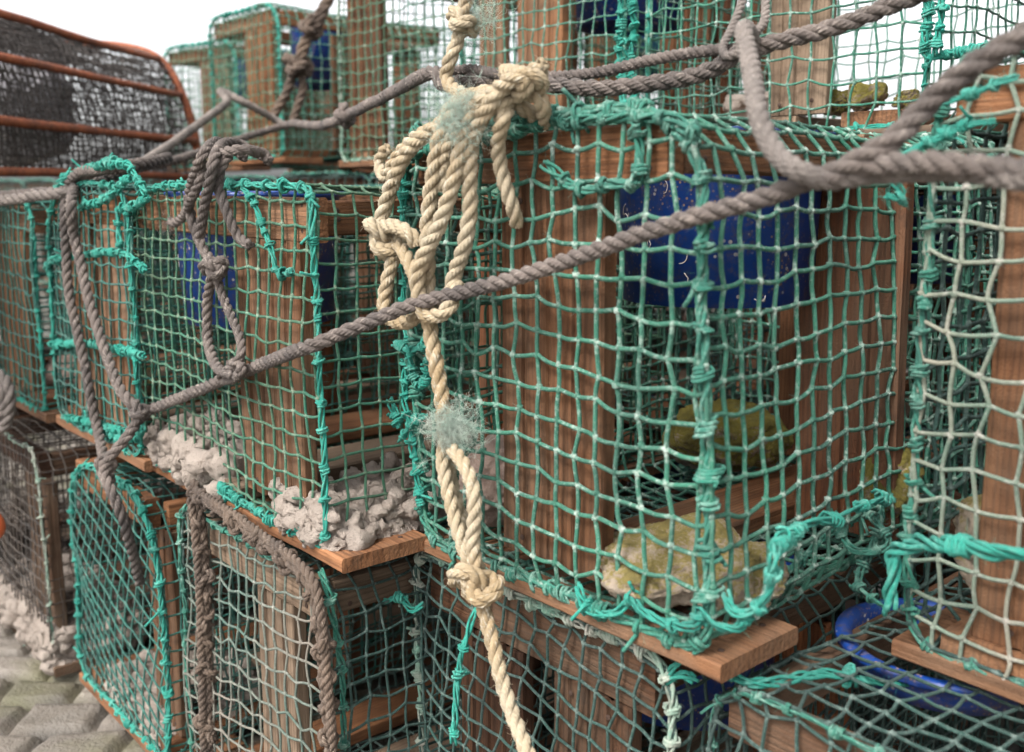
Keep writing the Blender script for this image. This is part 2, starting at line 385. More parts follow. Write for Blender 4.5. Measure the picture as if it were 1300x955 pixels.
def cap_net(mb, poly, y, cell, r, seed, ang=0.0, shear=0.0, jit=.12, bulge=.0, fan=0.0, ic=ICO1):
    lo=poly.min(0); hi=poly.max(0); c=(lo+hi)/2
    K=int((hi-lo).max()/cell)+6
    idx=np.arange(-K,K+1)*cell
    A,B=np.meshgrid(idx,idx,indexing='ij'); ca,sa=math.cos(ang),math.sin(ang)
    cw,ch=(cell if np.isscalar(cell) else cell[0]),cell
    X=A*ca-B*sa; Z=A*sa+B*ca+shear*A
    if fan: Z=Z*(1+fan*X/(hi[0]-lo[0]))
    X=X+c[0]; Z=Z+c[1]
    X+=rs.normal(size=X.shape)*cell*jit*.55; Z+=rs.normal(size=X.shape)*cell*jit*.55
    I,J=X.shape; ok=np.zeros((I,J),bool); ins=np.zeros((I,J),bool)
    for i in range(I):
        for j in range(J):
            p=(X[i,j],Z[i,j])
            if p[0]<lo[0]-cell or p[0]>hi[0]+cell or p[1]<lo[1]-cell or p[1]>hi[1]+cell: continue
            ins[i,j]=inside(poly,p)
    for i in range(I):
        for j in range(J):
            if ins[i,j]: ok[i,j]=True; continue
            nb=[(i+1,j),(i-1,j),(i,j+1),(i,j-1)]
            if any(0<=a<I and 0<=b<J and ins[a,b] for a,b in nb):
                d=np.linalg.norm(poly-[X[i,j],Z[i,j]],axis=1); k=d.argmin()
                if d[k]<cell*1.2: X[i,j],Z[i,j]=poly[k]; ok[i,j]=True
    ex=np.clip(1-((X-c[0])/(hi[0]-lo[0])*2)**2,0,1)*np.clip(1-((Z-c[1])/(hi[1]-lo[1])*2)**2,0,1)
    N3=np.stack([X,np.full(X.shape,y)-bulge*ex,Z],-1)
    N3=N3+disp3(N3,seed,np.array([.003,.006,.004]),3.0)
    I0=np.where(ok.any(1))[0]; J0=np.where(ok.any(0))[0]
    sl=(slice(I0[0],I0[-1]+1),slice(J0[0],J0[-1]+1))
    lattice_net(mb,N3[sl],ok[sl],r,cell*.10,ic=ic)

def body_net(mb, poly, per, L, cell, r, seed, jit=.12, y0=0.0, flare=0.0, ic=ICO1, sag=0.0):
    Q=np.vstack([poly,poly[:1]]); d=np.concatenate([[0],np.cumsum(np.linalg.norm(np.diff(Q,axis=0),axis=1))])
    nS=max(8,int(d[-1]/cell)); nY=max(3,int(L/cell))+1
    S=np.linspace(0,d[-1],nS,endpoint=False)[:,None]+rs.normal(size=(nS,nY))*cell*jit*.5
    Y=np.linspace(y0,L,nY)[None,:]+rs.normal(size=(nS,nY))*cell*jit*.5; Y[:,0]=y0; Y[:,-1]=L
    S=S%d[-1]
    X=np.interp(S,d,Q[:,0]); Z=np.interp(S,d,Q[:,1])
    N3=np.stack([X,Y,Z],-1)
    cx=poly.mean(0)
    k=np.sin(np.clip(Y/L,0,1)*np.pi)*sag     # netting drawn in between the frames
    N3[...,0]+=(cx[0]-X)*k; N3[...,2]+=(cx[1]-Z)*k*(Z>.08)
    N3=N3+disp3(N3,seed,np.array([.005,.003,.005]),2.5)
    N3=np.concatenate([N3,N3[:1]],0); ok=np.ones(N3.shape[:2],bool)
    lattice_net(mb,N3,ok,r,cell*.06,tdir=(0,1,0),ic=ic)

def lacing(mb, P, r, every=.036, fuzz=60, loops=2, seed=0, amp=.003):
    """cord worked along an edge with a hitch at every mesh"""
    P=spline(P,.006); P=P+disp3(P,rs.randint(9999),amp,4.0)
    s=np.concatenate([[0],np.cumsum(np.linalg.norm(np.diff(P,axis=0),axis=1))])
    a=rs.uniform(0,6); off=np.stack([np.cos(s*40+a),np.sin(s*40+a),np.cos(s*33)],-1)*r*.9
    for q_ in range(4):
        o2=np.stack([np.cos(s*95+a+q_*1.571),np.sin(s*95+a+q_*1.571),np.cos(s*80+a+q_*1.571)],-1)*r*.8
        tube(mb,P+o2+off*.35*(1 if q_%2 else -1)+disp3(P,rs.randint(9999),r*.35,18),r*.55,5,.2+.35*vnoise(P,5+q_,2,12))
    k=every*rs.uniform(.3,1); C=[]
    T=np.gradient(P,axis=0); T/=np.linalg.norm(T,axis=1,keepdims=True)+1e-9
    while k<s[-1]:
        i=int(np.searchsorted(s,k)); i=min(i,len(P)-2); c=P[i]; t=T[i]
        n=np.cross(t,[.3,.9,.2]); n/=np.linalg.norm(n); b=np.cross(t,n)
        n=n*math.cos(k*90)+b*math.sin(k*90); b=np.cross(t,n); t=t+rs.normal(size=3)*.35; t/=np.linalg.norm(t)
        turns=rs.choice([1.1,1.7,2.4]); q=np.linspace(0,turns*6.28,int(turns*9)); rr=r*rs.uniform(1.5,2.3)
        H=c+t*((q/q[-1]-.5)[:,None]*r*turns*rs.uniform(.9,2.1))+rr*((np.cos(q)*rs.uniform(.8,1.2))[:,None]*n+np.sin(q)[:,None]*b)+rs.normal(size=(len(q),3))*r*.18
        rr_=r*rs.uniform(.42,.6); w_=rs.uniform(.1,.8); tube(mb,H+t*rr_*.9,rr_,5,w_); tube(mb,H-t*rr_*.9+rs.normal(size=3)*rr_*.5,rr_,5,w_-.2); C.append(c)
        if rs.uniform()<.5: tube(mb,spline(knot_pts(c+rs.normal(size=3)*r*.5,r*rs.uniform(1.4,2.0),tuple(rs.uniform(0,3,3))),r*.9,True),r*.6,5,rs.uniform(.1,.7))
        if rs.uniform()<.25:
            d=rs.normal(size=3); d/=np.linalg.norm(d); e=rs.normal(size=3)*.3
            tube(mb,np.array([H[-1]+(d+e*t2)*t2*r*5 for t2 in np.linspace(0,1,5)]),r*.6,5,.3)
        k+=every*rs.uniform(.6,1.35)
    blobs(mb,C,r*1.7,.4,ICO1)
    if fuzz: fibres(mb,P,r*1.5,int(fuzz*s[-1]),r*3.2,rad=.00016,w=.5)
    return P

# ------------------------------------------------------------------ ballast
def ballast(parent, lumps, mat, name='concrete_ballast'):
    mb=MB()
    for (x0,x1,y0,y1,z0,z1) in lumps:      # a slab bulging in knobs through the meshes
        n=int(max(12,(x1-x0)*(z1-z0)/.00013+(y1-y0)*(z1-z0)/.00013))
        C=[]
        for k in range(n):
            C.append([rs.uniform(x0,x1),y0+rs.normal()*.004,rs.uniform(z0,z1)])
            C.append([x1+rs.normal()*.004,rs.uniform(y0,y1),rs.uniform(z0,z1)])
            C.append([rs.uniform(x0,x1),rs.uniform(y0,y1),z1+rs.normal()*.006])
        C=np.array(C); C=C-np.array([0,0,1.0])*rs.uniform(0,.004,(len(C),1)); v,f=ICO4; r=rs.uniform(.005,.0135,len(C))*(1+.5*(rs.uniform(size=len(C))<.12))
        V=C[:,None,:]+r[:,None,None]*v[None]*rs.uniform(.75,1.35,(len(C),1,3)); V=V+disp3(V,rs.randint(999),.0045,22)+disp3(V,rs.randint(999),.0026,85)+disp3(V,rs.randint(999),.0009,260)
        T=(f[None]+np.arange(len(C))[:,None,None]*len(v)).reshape(-1,3); mb.add(V.reshape(-1,3),None,T)
        b=.006; X0,X1,Y0,Y1,Z0,Z1=x0,x1,y0,y1,z0-b,z1
        mb.add([[X0,Y0,Z0],[X1,Y0,Z0],[X1,Y1,Z0],[X0,Y1,Z0],[X0,Y0,Z1],[X1,Y0,Z1],[X1,Y1,Z1],[X0,Y1,Z1]],
               [[0,3,2,1],[4,5,6,7],[0,1,5,4],[1,2,6,5],[2,3,7,6],[3,0,4,7]])
    return mb.build(name,mat,parent)

def stone(label, p, size, mat, seed, group=None, parent=None):
    v,f=ICO6; V=v.copy()
    n=vnoise(V,seed,3,.45)[:,None]; V=V*(1+.28*n)
    V=V/np.maximum(1,np.abs(V)*1.15)**.4
    V=V*np.array(size); V=V+disp3(V,seed+5,.004,14)+V/np.linalg.norm(V,axis=1,keepdims=True)*(vnoise(V,seed+9,3,35)*.0035-.0045*np.clip(vnoise(V,seed+19,3,55)-.25,0,1)+.0022*np.abs(vnoise(V,seed+29,4,120)))[:,None]
    mb=MB(); mb.add(V-[0,0,V[:,2].min()],None,f); o=mb.build('stone',mat)
    o.location=p; tag(o,label,'stone',group); return o

def neck(parent, x, y, ztop, R, h, worms=30):
    if R<.1: h=.035; worms=0
    else: h=.185
    """blue plastic entrance neck let into the top of a pot"""
    mb=MB(); n=56; th=np.linspace(0,2*np.pi,n,endpoint=False)
    prof=[(R+.012,0),(R+.013,-.006),(R+.004,-.009),(R,-.02),(R*.93,-h),(R*.93-.003,-h),(R-.004,-.02),(R-.004,-.002),(R+.004,.002)]
    V=np.array([[x+r*math.cos(t),y+r*math.sin(t),ztop+z] for r,z in prof for t in th]); m=len(prof)
    i=np.arange(m)[:,None]; j=np.arange(n)[None,:]; k=(j+1)%n; i2=(i+1)%m
    mb.add(V,np.stack([i*n+k,i*n+j,i2*n+j,i2*n+k],-1).reshape(-1,4))
    o=mb.build('entrance_neck',M['blue'],parent)
    if worms:
        w=MB()
        for q in range(worms):     # white worm tubes grown on the plastic
            t=rs.uniform(0,6.28); z=-rs.uniform(.02,h); d=rs.uniform(-1,1); P=[]; tt,zz=t,z; a=rs.uniform(0,6.28)
            for s in range(6):
                P.append([x+(R*1.0+.001-.07*R*(-zz)/h)*math.cos(tt),y+(R*1.0+.001-.07*R*(-zz)/h)*math.sin(tt),ztop+zz]); a+=rs.uniform(0,.9)*np.sign(d)
                tt+=math.cos(a)*.0035/R; zz+=math.sin(a)*.0035
            tube(w,np.array(P),.0005,4)
        w.build('worm_tubes',M['worm'],o)['kind']='stuff'
    return o
M['worm']=simple('worm_white',(.62,.56,.5),.8)

# ------------------------------------------------------------------ a pot
YAW0=math.atan2(-.75,.66)
GR='lobster pots stacked on the quay'
def pot(label, near, z, W=.42, L=.60, H=.45, yaw=0.0, tilt=(0,0), rt=.06, rb=.02, arch=0.0, net='net', net2=None, lace='lace', wood='wood',
        cell=.036, r=.0019, ang=0, shear=0, fan=0, jit=.12, bulge=.006, uprights=((0,.13,.28),), bars=(.02,.56), rails=True, slats=3, front_slat=True,
        blue=True, lump=None, seed=1, detail=True, lr=.0022, lace_side=False, flarecell=None, sag=.03, group=GR, capnet=True, grooves=3, midup=True, lace_mat2=None, neckpos=None, bar_h=.045, seam_back=False, lean=0.0, slatpos=None, ext=0.0, sideboards=()):
    root=bpy.data.objects.new('lobster_pot',None); COL.objects.link(root); root.empty_display_size=.05
    root.location=(near[0],near[1],z); root.rotation_euler=(tilt[0],tilt[1],YAW0+math.radians(yaw))
    tag(root,label,'lobster pot',group)
    wm=M[wood]; T0=.022
    # base: boards across the ends and slats lengthways
    if front_slat:
        plank('base_board',(-W-.01,.055,.0125),(.012+ext,.055,.0125),(0,1,0),.118,.017,wm,root)
        plank('base_board',(-W,L-.05,.0105),(.0,L-.05,.0105),(0,1,0),.10,.021,wm,root)
    for k,(xc,xw) in enumerate(slatpos or [(W*(k+.5)/slats,min(.10,W/slats*.55)) for k in range(slats)]):
        x=-xc
        plank('base_slat',(x,.004 if not slatpos else .12,.0335),(x,L,.0335),(1,0,0),xw,.020,M['wood'] if k!=1 else M['wood_grey'],root)
    ic=ICO1
    hz=H-.012
    for v_,u0,u1 in uprights:
        plank('upright',(-(u0+u1)/2,.018+v_,.045),(-(u0+u1)/2,.018+v_,hz-bar_h),(1,0,0),u1-u0,.020,wm,root,grooves=grooves)
    if midup:
        plank('upright',(-.07,L*.55,.045),(-.07,L*.55,hz-bar_h),(1,0,0),.12,.02,M['wood_red'],root,grooves=3)
        plank('upright',(-W*.6,L-.03,.045),(-W*.6,L-.03,hz-bar_h),(1,0,0),.13,.02,wm,root,grooves=3)
    for v_ in bars:
        plank('crossbar',(-W+.012+lean,v_,hz-bar_h/2),(-.012-.45*(rt[1] if isinstance(rt,tuple) else rt)+lean,v_,hz-bar_h/2),(0,0,1),bar_h,.022,wm,root)
    if rails:
        plank('top_rail',(-.05+lean,bars[0]+.013,hz-.024),(-.05+lean,bars[-1]-.013,hz-.024),(0,0,1),.04,.02,wm,root)
        plank('top_rail',(-W+.025,bars[0]+.013,hz-.022),(-W+.025,bars[-1]-.013,hz-.022),(0,0,1),.04,.02,wm,root)
    for (v0,v1) in sideboards:
        plank('upright',(-.022,(v0+v1)/2,.045),(-.022,(v0+v1)/2,hz-.06),(0,1,0),v1-v0,.02,wm,root,grooves=3)
    poly,per=profile(W,H,rt,rb,.022,arch=arch,lean=lean)
    if blue:
        nx,ny=neckpos or (-W/2,L*.45)
        neck(root,nx,ny,H-.008,.09 if W==.44 else .115,.15,worms=34 if detail else 0)
    FUZZ[0]=detail and near[1]<1.2
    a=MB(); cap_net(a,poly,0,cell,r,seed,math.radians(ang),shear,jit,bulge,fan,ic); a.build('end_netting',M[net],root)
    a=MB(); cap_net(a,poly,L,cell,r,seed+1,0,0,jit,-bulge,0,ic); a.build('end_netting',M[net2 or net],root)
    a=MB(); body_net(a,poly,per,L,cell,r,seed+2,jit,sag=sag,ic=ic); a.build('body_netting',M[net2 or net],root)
    # lacing round the front outline and the back
    a=MB(); P=np.stack([poly[:,0],np.full(len(poly),-.001),poly[:,1]],-1); P=np.vstack([P,P[:1]])[::2]
    lacing(a,P,lr,every=.036,fuzz=120 if detail else 0); a.build('lacing',M[lace],root)
    if seam_back:
        a=MB(); P2=P.copy(); P2[:,1]=L; lacing(a,P2,lr,fuzz=0); a.build('lacing',M[lace_mat2 or lace],root)
    if lump: ballast(root,lump,M['concrete'])
    return root

def copy_tree(o,parent=None):
    c=o.copy(); COL.objects.link(c)
    if parent: c.parent=parent
    for ch in list(o.children): copy_tree(ch,c)
    return c
def side(near,u,v):   # point in a pot row's own frame
    return (near[0]-.66*u+.75*v, near[1]+.75*u+.66*v)

MIDZ=EYE-.40-.022
A0=(.173,.808)
# --- middle row
pA=pot('large bright green lobster pot with the pale rope hank hanging down its left edge', A0, MIDZ, W=.417,L=.60,H=.492,tilt=(0,math.radians(-0.6)),rt=(.045,.07),rb=.04,lean=-.022,slatpos=((.21,.10),),
    net='net',lace='lace_green',uprights=((0,.14,.285),),bars=(.02,.34,.57),cell=.0285,r=.0024,fan=.10,shear=-.02,seed=11,lr=.0038,bar_h=.05,wood='wood',jit=.16,slats=2)
pB=pot('square-meshed lobster pot with a grooved brown board and concrete bulging at its lower corners', (-.208,1.071), MIDZ, W=.53,L=.60,H=.425,rt=(.10,.018),rb=.012,
    net='net_b',lace='lace',uprights=((0,.06,.215),),bars=(.02,.32,.57),cell=.0265,r=.0018,jit=.06,seed=21,lr=.0028,bar_h=.05,wood='wood',bulge=.004,slats=3,ext=.025,lean=-.008,
    neckpos=(-.40,.135),lump=((-.52,-.28,.004,.11,.022,.066),(-.125,-.004,.006,.19,.022,.056)),grooves=4)
pC=pot('teal lobster pot with two grey ropes hanging down over its face', (-.545,1.43), MIDZ+.005, W=.385,L=.60,H=.42,rt=(.13,.05),rb=.03,
    net='net_teal',lace='lace',uprights=((0,.05,.17),(0,.20,.30)),cell=.027,r=.0017,seed=31,wood='wood',arch=.005,lace_mat2='lace')
pD=pot('green lobster pot at the left edge of the photo, below the rusty cage', (-.84,1.755), MIDZ+.0, W=.42,L=.60,H=.40,rt=(.10,.04),rb=.03,
    net='net_teal',lace='lace',uprights=((0,.1,.25),(.02,.27,.38),(.5,.0,.2)),cell=.029,r=.0017,seed=41,wood='wood',blue=False)
pM=pot('nearest lobster pot at the right edge, faded cream and green netting', (.638,.548), MIDZ-.012, W=.42,L=.60,H=.545,rt=(.05,.06),rb=.03,
    net='net_pale',net2='net_dark',lace='lace_green',uprights=((0,.21,.365),(.0,.06,.14)),cell=.030,r=.0021,seed=51,wood='wood',jit=.2,lr=.0032)
# --- lower row
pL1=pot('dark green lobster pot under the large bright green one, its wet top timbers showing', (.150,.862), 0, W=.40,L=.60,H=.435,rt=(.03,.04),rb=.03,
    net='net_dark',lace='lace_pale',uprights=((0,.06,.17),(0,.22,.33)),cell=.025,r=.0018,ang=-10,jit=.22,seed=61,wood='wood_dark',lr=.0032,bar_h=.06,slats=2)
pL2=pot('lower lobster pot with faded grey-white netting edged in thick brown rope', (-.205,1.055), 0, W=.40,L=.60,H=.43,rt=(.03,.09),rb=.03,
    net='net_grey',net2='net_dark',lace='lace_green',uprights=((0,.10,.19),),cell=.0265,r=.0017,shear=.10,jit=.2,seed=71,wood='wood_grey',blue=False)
pL3=pot('lower left lobster pot with a rounded teal-laced opening and slanting mesh', (-.505,1.365), 0, W=.385,L=.60,H=.425,rt=(.12,.13),rb=.04,
    net='net_teal',lace='lace',uprights=((0.02,.03,.12),),cell=.026,r=.0016,ang=-14,shear=-.1,jit=.1,seed=81,wood='wood',blue=False,lr=.003,
    lump=((-.30,-.06,.02,.2,.022,.055),),grooves=3)
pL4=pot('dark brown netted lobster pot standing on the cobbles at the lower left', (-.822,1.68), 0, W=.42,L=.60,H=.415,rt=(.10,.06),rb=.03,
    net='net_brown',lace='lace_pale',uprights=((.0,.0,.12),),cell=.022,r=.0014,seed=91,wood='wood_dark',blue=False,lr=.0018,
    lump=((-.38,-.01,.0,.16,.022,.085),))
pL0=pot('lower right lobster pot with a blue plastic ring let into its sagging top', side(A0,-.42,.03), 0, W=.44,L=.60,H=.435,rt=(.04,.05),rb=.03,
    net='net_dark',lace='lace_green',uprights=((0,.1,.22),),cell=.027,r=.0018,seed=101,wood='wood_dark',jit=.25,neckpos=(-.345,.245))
# --- top row
TZ=EYE+.045
pT2=pot('dark green lobster pot in the top row directly behind the knotted pale rope', side(A0,.66,.60), TZ, W=.43,L=.56,H=.46,rt=.05,rb=.02,
    net='net',lace='lace_green',uprights=((0,.16,.28),(.02,.345,.415),(.50,.02,.12),(.50,.27,.36),(.26,.04,.10)),cell=.029,r=.0017,seed=111,wood='wood',jit=.14,lr=.002)
pT3=pot('top row lobster pot with sky showing through its netting behind the twin grey ropes', side(A0,.14,.60), TZ+.015, W=.47,L=.56,H=.48,rt=.05,rb=.02,
    net='net',lace='lace',uprights=((0,.15,.245),),cell=.033,r=.0018,seed=121,wood='wood_grey',jit=.12,blue=False,midup=False,rails=False,bars=(.02,.54))
pT1=pot('far lobster pot high at the left, brown knotted rope slung over its corner', (-.62,2.75), TZ+.02, W=.42,L=.62,H=.43,rt=(.05,.08),rb=.02,
    net='net_b',net2='net',lace='lace',uprights=((0,.06,.22),),cell=.031,r=.0018,seed=131,wood='wood',lr=.0028,sideboards=((.17,.31),))
pT4=pot('green lobster pot at the top right corner with lumpy concrete along its base', side(A0,-.44,.60), TZ+.045, W=.44,L=.56,H=.48,rt=.05,rb=.02,
    net='net',lace='lace',uprights=((0,.33,.40),),cell=.032,r=.0018,seed=141,wood='wood_dark',blue=False,lump=((-.43,-.2,.0,.1,.0,.05),),jit=.2)
pT5=pot('brown-boarded top row lobster pot between the brown knotted rope and the pale rope', side(A0,1.12,.62), TZ+.0, W=.455,L=.56,H=.47,yaw=0,rt=.05,rb=.02,
    net='net_b',lace='lace_pale',uprights=((0,.30,.435),(.52,.05,.16),(.3,.0,.06)),cell=.029,r=.0016,seed=161,blue=False,wood='wood',lr=.0024)
# --- second stack behind (carries the top row)
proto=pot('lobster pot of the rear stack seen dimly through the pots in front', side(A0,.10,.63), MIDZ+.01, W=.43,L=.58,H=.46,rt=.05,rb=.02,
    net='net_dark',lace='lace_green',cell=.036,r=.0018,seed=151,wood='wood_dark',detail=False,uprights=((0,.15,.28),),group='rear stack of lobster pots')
rear=[(-.36,.60,MIDZ+.01),(.56,.63,MIDZ+.005),(1.02,.62,MIDZ),(1.48,.64,MIDZ),(1.95,.66,MIDZ-.005),(2.42,.66,MIDZ),(2.9,.66,MIDZ),(3.36,.66,MIDZ),(3.82,.66,MIDZ),(4.28,.66,MIDZ)]
rear+=[(u,1.24,MIDZ) for u in (-.36,.10,.56,1.02,1.48)]
for u,v,z in rear+[(u,v+.01,.0) for u,v in ((-.36,.62),(.10,.63),(.56,.64),(1.02,.63),(1.48,.65),(1.95,.67),(2.42,.66),(2.9,.66),(3.36,.66),(3.82,.66))]:
    c=copy_tree(proto); x,y=side(A0,u,v); c.location=(x,y,z); c.rotation_euler[2]+=math.radians(rs.uniform(-2,2))
pT0=copy_tree(pT1); x,y=(-.90,3.35); pT0.location=(x,y,TZ+.01); pT0.rotation_euler[2]+=math.radians(9)
tag(pT0,'distant green lobster pot between the rusty cage and the far high pot','lobster pot',GR)
c=copy_tree(pT2); x,y=side(A0,1.12,1.24); c.location=(x,y,TZ-.02); tag(c,'dark lobster pot behind the top row, seen dimly through its netting','lobster pot',GR)
c=copy_tree(pD); x,y=side((-.84,1.755),.44,0); c.location=(x,y,MIDZ); tag(c,'lobster pot beyond the left edge, carrying the rusty cage','lobster pot',GR)
c=copy_tree(pL4); x,y=side((-.822,1.68),.44,0); c.location=(x,y,0); tag(c,'ground level lobster pot beyond the left edge','lobster pot',GR)

# ------------------------------------------------------------------ stones in the pots
def inpot(root,x,y,z):
    bpy.context.view_layer.update(); return tuple(root.matrix_world@Vector((x,y,z)))
GS='stones lying inside the pots'
stone('big pale lichened stone at the front corner inside the large green pot',inpot(pA,-.095,.08,.026),(.092,.070,.033),M['stone_pale'],3,GS)
stone('mossy yellow-green stone at the back of the large green pot',inpot(pA,-.31,.43,.04),(.085,.06,.045),M['stone'],5,GS)
stone('small mossy stone against the right hand side of the large green pot',inpot(pA,-.04,.36,.04),(.035,.05,.05),M['stone'],6,GS)
stone('pinkish stone low inside the large green pot, behind the pale rope',inpot(pA,-.355,.07,.035),(.045,.05,.05),M['stone_pink'],8,GS)
stone('pale stone inside the nearest pot at the right edge',inpot(pM,-.33,.09,.045),(.075,.08,.055),M['stone_pale'],12,GS)
stone('ochre stone inside the third pot from the left in the middle row',inpot(pC,-.30,.10,.045),(.06,.05,.028),M['stone_pale'],14,GS)
stone('tan stone inside the pot at the left edge',inpot(pD,-.10,.10,.045),(.06,.05,.028),M['stone_pink'],15,GS)
for k,(x,y,s) in enumerate([(-.16,.06,.016),(-.11,.05,.020),(-.06,.07,.015)]):
    stone(['rounded brown stone in the top pot below the sky gap, leftmost of three','rounded brown stone in the top pot below the sky gap, middle of three','rounded brown stone in the top pot below the sky gap, rightmost of three'][k],inpot(pT3,x,y,.043),(s*1.2,s,s),M['stone'],20+k,GS)
stone('flat grey stone in the top pot behind the twin grey ropes',inpot(pT3,-.38,.2,.043),(.07,.06,.025),M['concrete'],24,GS)

# ------------------------------------------------------------------ ropes
def on(near,x,y,off=.0,vert='front'):
    """point on the vertical front plane of a pot (or its side plane), standing off it"""
    u=(x-650)/F; v=(y-433)/F; D=ST+v*CT; Yh=CT-v*ST
    if vert=='front': t=((near[0]*.75+near[1]*.66)-off)/(u*.75+Yh*.66)
    else: t=((near[0]*.66-near[1]*.75)+off)/(u*.66-Yh*.75)
    return np.array([u*t,Yh*t,EYE-D*t])
NA=A0; NB=(-.208,1.071); NC=(-.545,1.43); NL1=(.150,.862)
def rope(name,label,cat,mat,runs,group=None,fuzz=300):
    """runs: (points, radius, options)"""
    mb=MB()
    for C,R,o in runs:
        o=dict(o); f=o.pop('fuzz',fuzz); rope_mesh(mb,np.array(C),R,fuzz=f,**o)
    ob=mb.build(name,M[mat]); tag(ob,label,cat,group); return ob

# main grey rope across the whole stack
main=[at(1420,235,.52),at(1300,215,.60),at(1200,207,.635),at(1120,208,.68),at(1050,222,.71),at(980,248,.74),at(900,270,.775),at(800,303,.83),at(700,338,.90),
      at(620,363,.955),at(540,382,1.0),at(470,408,1.02),at(430,425,1.025),at(385,442,1.03),on(NB,330,464,.012),on(NB,260,492,.012),on(NB,205,515,.014),at(182,527,1.40),at(160,556,1.37),at(140,580,1.36),at(132,600,1.35),at(142,625,1.33),at(155,655,1.33),at(165,690,1.35),at(178,740,1.40)]
rope('grey_rope','long twisted grey rope running right across the photo in front of the pots','rope','rope_grey',
     [(main,.0073,{}), (knot_pts(at(178,522,1.38),.013,(.4,.8,.2)),.0055,{'closed':True})])
rope('grey_rope','thick blurred grey rope rising from the nearest junction to the top right corner','rope','rope_grey',
     [([at(1045,226,.70),at(1085,205,.69),at(1130,180,.68),at(1170,140,.68),at(1220,95,.665),at(1290,52,.65),at(1400,-10,.64)],.0080,{}),],fuzz=200)
rope('grey_rope','pale grey braided rope hooked over the twin ropes and hanging to the long grey rope','rope','rope_white',
     [([at(1420,250,.55),at(1300,226,.60),at(1200,216,.65),at(1120,220,.69),at(1085,224,.695),at(1045,228,.70),at(1015,218,.70),at(995,204,.715),at(975,180,.735),at(961,140,.76),at(955,100,.80),at(948,60,.85),at(944,38,.88),at(950,40,.93),at(957,60,.97),at(955,90,1.02)],.0074,{'strands':4})],fuzz=500)
NT=(.34,1.50)
rope('grey_rope','lower of the twin grey ropes along the top row, rising to the top edge','rope','rope_grey',
     [([at(640,100,1.10),at(690,106,1.05),at(760,112,1.02),at(840,104,1.0),at(905,88,.98),at(940,66,.97),at(1000,50,.96),at(1060,33,.95),at(1120,10,.94),at(1190,-16,.93),at(1260,-50,.93)],.0080,{})])
rope('grey_rope','thin upper of the twin grey ropes along the top row','rope','rope_grey',
     [([at(560,92,1.16),at(600,88,1.14),at(650,98,1.10),at(700,97,1.07),at(770,90,1.04),at(850,72,1.01),at(900,64,.99),at(950,62,.975)],.0058,{'pitch':.022})])
rope('white_cord','thin pale braided cord looping up out of the photo above the twin ropes','cord','rope_white',
     [([at(948,-30,1.0),at(942,0,.99),at(930,35,.98),at(918,60,.97),at(925,72,.955),at(945,60,.955),at(958,42,.96),at(970,28,.97),at(972,0,.98),at(975,-30,.99)],.0042,{'strands':3,'pitch':.016})])
# leftward continuation of the twin rope, to the far left
rope('grey_rope','dark grey rope sagging from the pale knot to the left edge','rope','rope_grey',
     [([at(650,105,1.12),at(600,102,1.14),at(565,110,1.16),at(553,92,1.18),at(535,97,1.22),at(500,117,1.40),at(450,142,1.6),at(420,156,1.75),at(400,160,1.95),at(375,157,2.2),at(360,160,2.3),at(320,172,2.2),at(285,183,2.1),at(235,200,1.95),at(190,210,1.8),
      at(140,222,1.65),at(90,240,1.62),at(40,245,1.75),at(-30,250,1.9)],.0078,{}),
      (knot_pts(at(437,147,1.64),.016,(.3,1.2,.2)),.0075,{'closed':True})])
rope('grey_rope','faded grey rope slanting up to a stub beside the far high pot','rope','rope_white',
     [([at(-30,258,1.7),at(40,250,1.62),at(100,240,1.60),at(170,212,1.75),at(215,185,1.95),at(260,152,2.15),at(288,130,2.3),at(280,116,2.35),at(310,130,2.35),at(345,150,2.4),at(365,160,2.4)],.0085,{})],fuzz=120)
# ropes hanging over pot C
rope('grey_rope','doubled grey rope hanging over the face of the third pot from the left','rope','rope_grey',
     [([at(215,200,1.60),at(175,208,1.50),at(130,214,1.50),at(100,220,1.56),at(85,240,1.60),on(NC,82,275,.02),on(NC,84,320,.02),on(NC,88,370,.022),on(NC,100,430,.022),on(NC,112,490,.022),on(NC,124,545,.02),at(133,590,1.44),at(140,610,1.37)],.0075,{}),
      ([at(205,204,1.58),at(165,212,1.52),at(120,219,1.55),at(98,232,1.59),on(NC,90,262,.035),on(NC,94,300,.03),on(NC,104,345,.03),on(NC,118,400,.03),on(NC,135,450,.03),on(NC,152,492,.03),on(NC,168,515,.025),at(185,530,1.395)],.0075,{}),
      (knot_pts(at(133,592,1.36),.011,(1.2,.3,.2)),.0065,{'closed':True})])
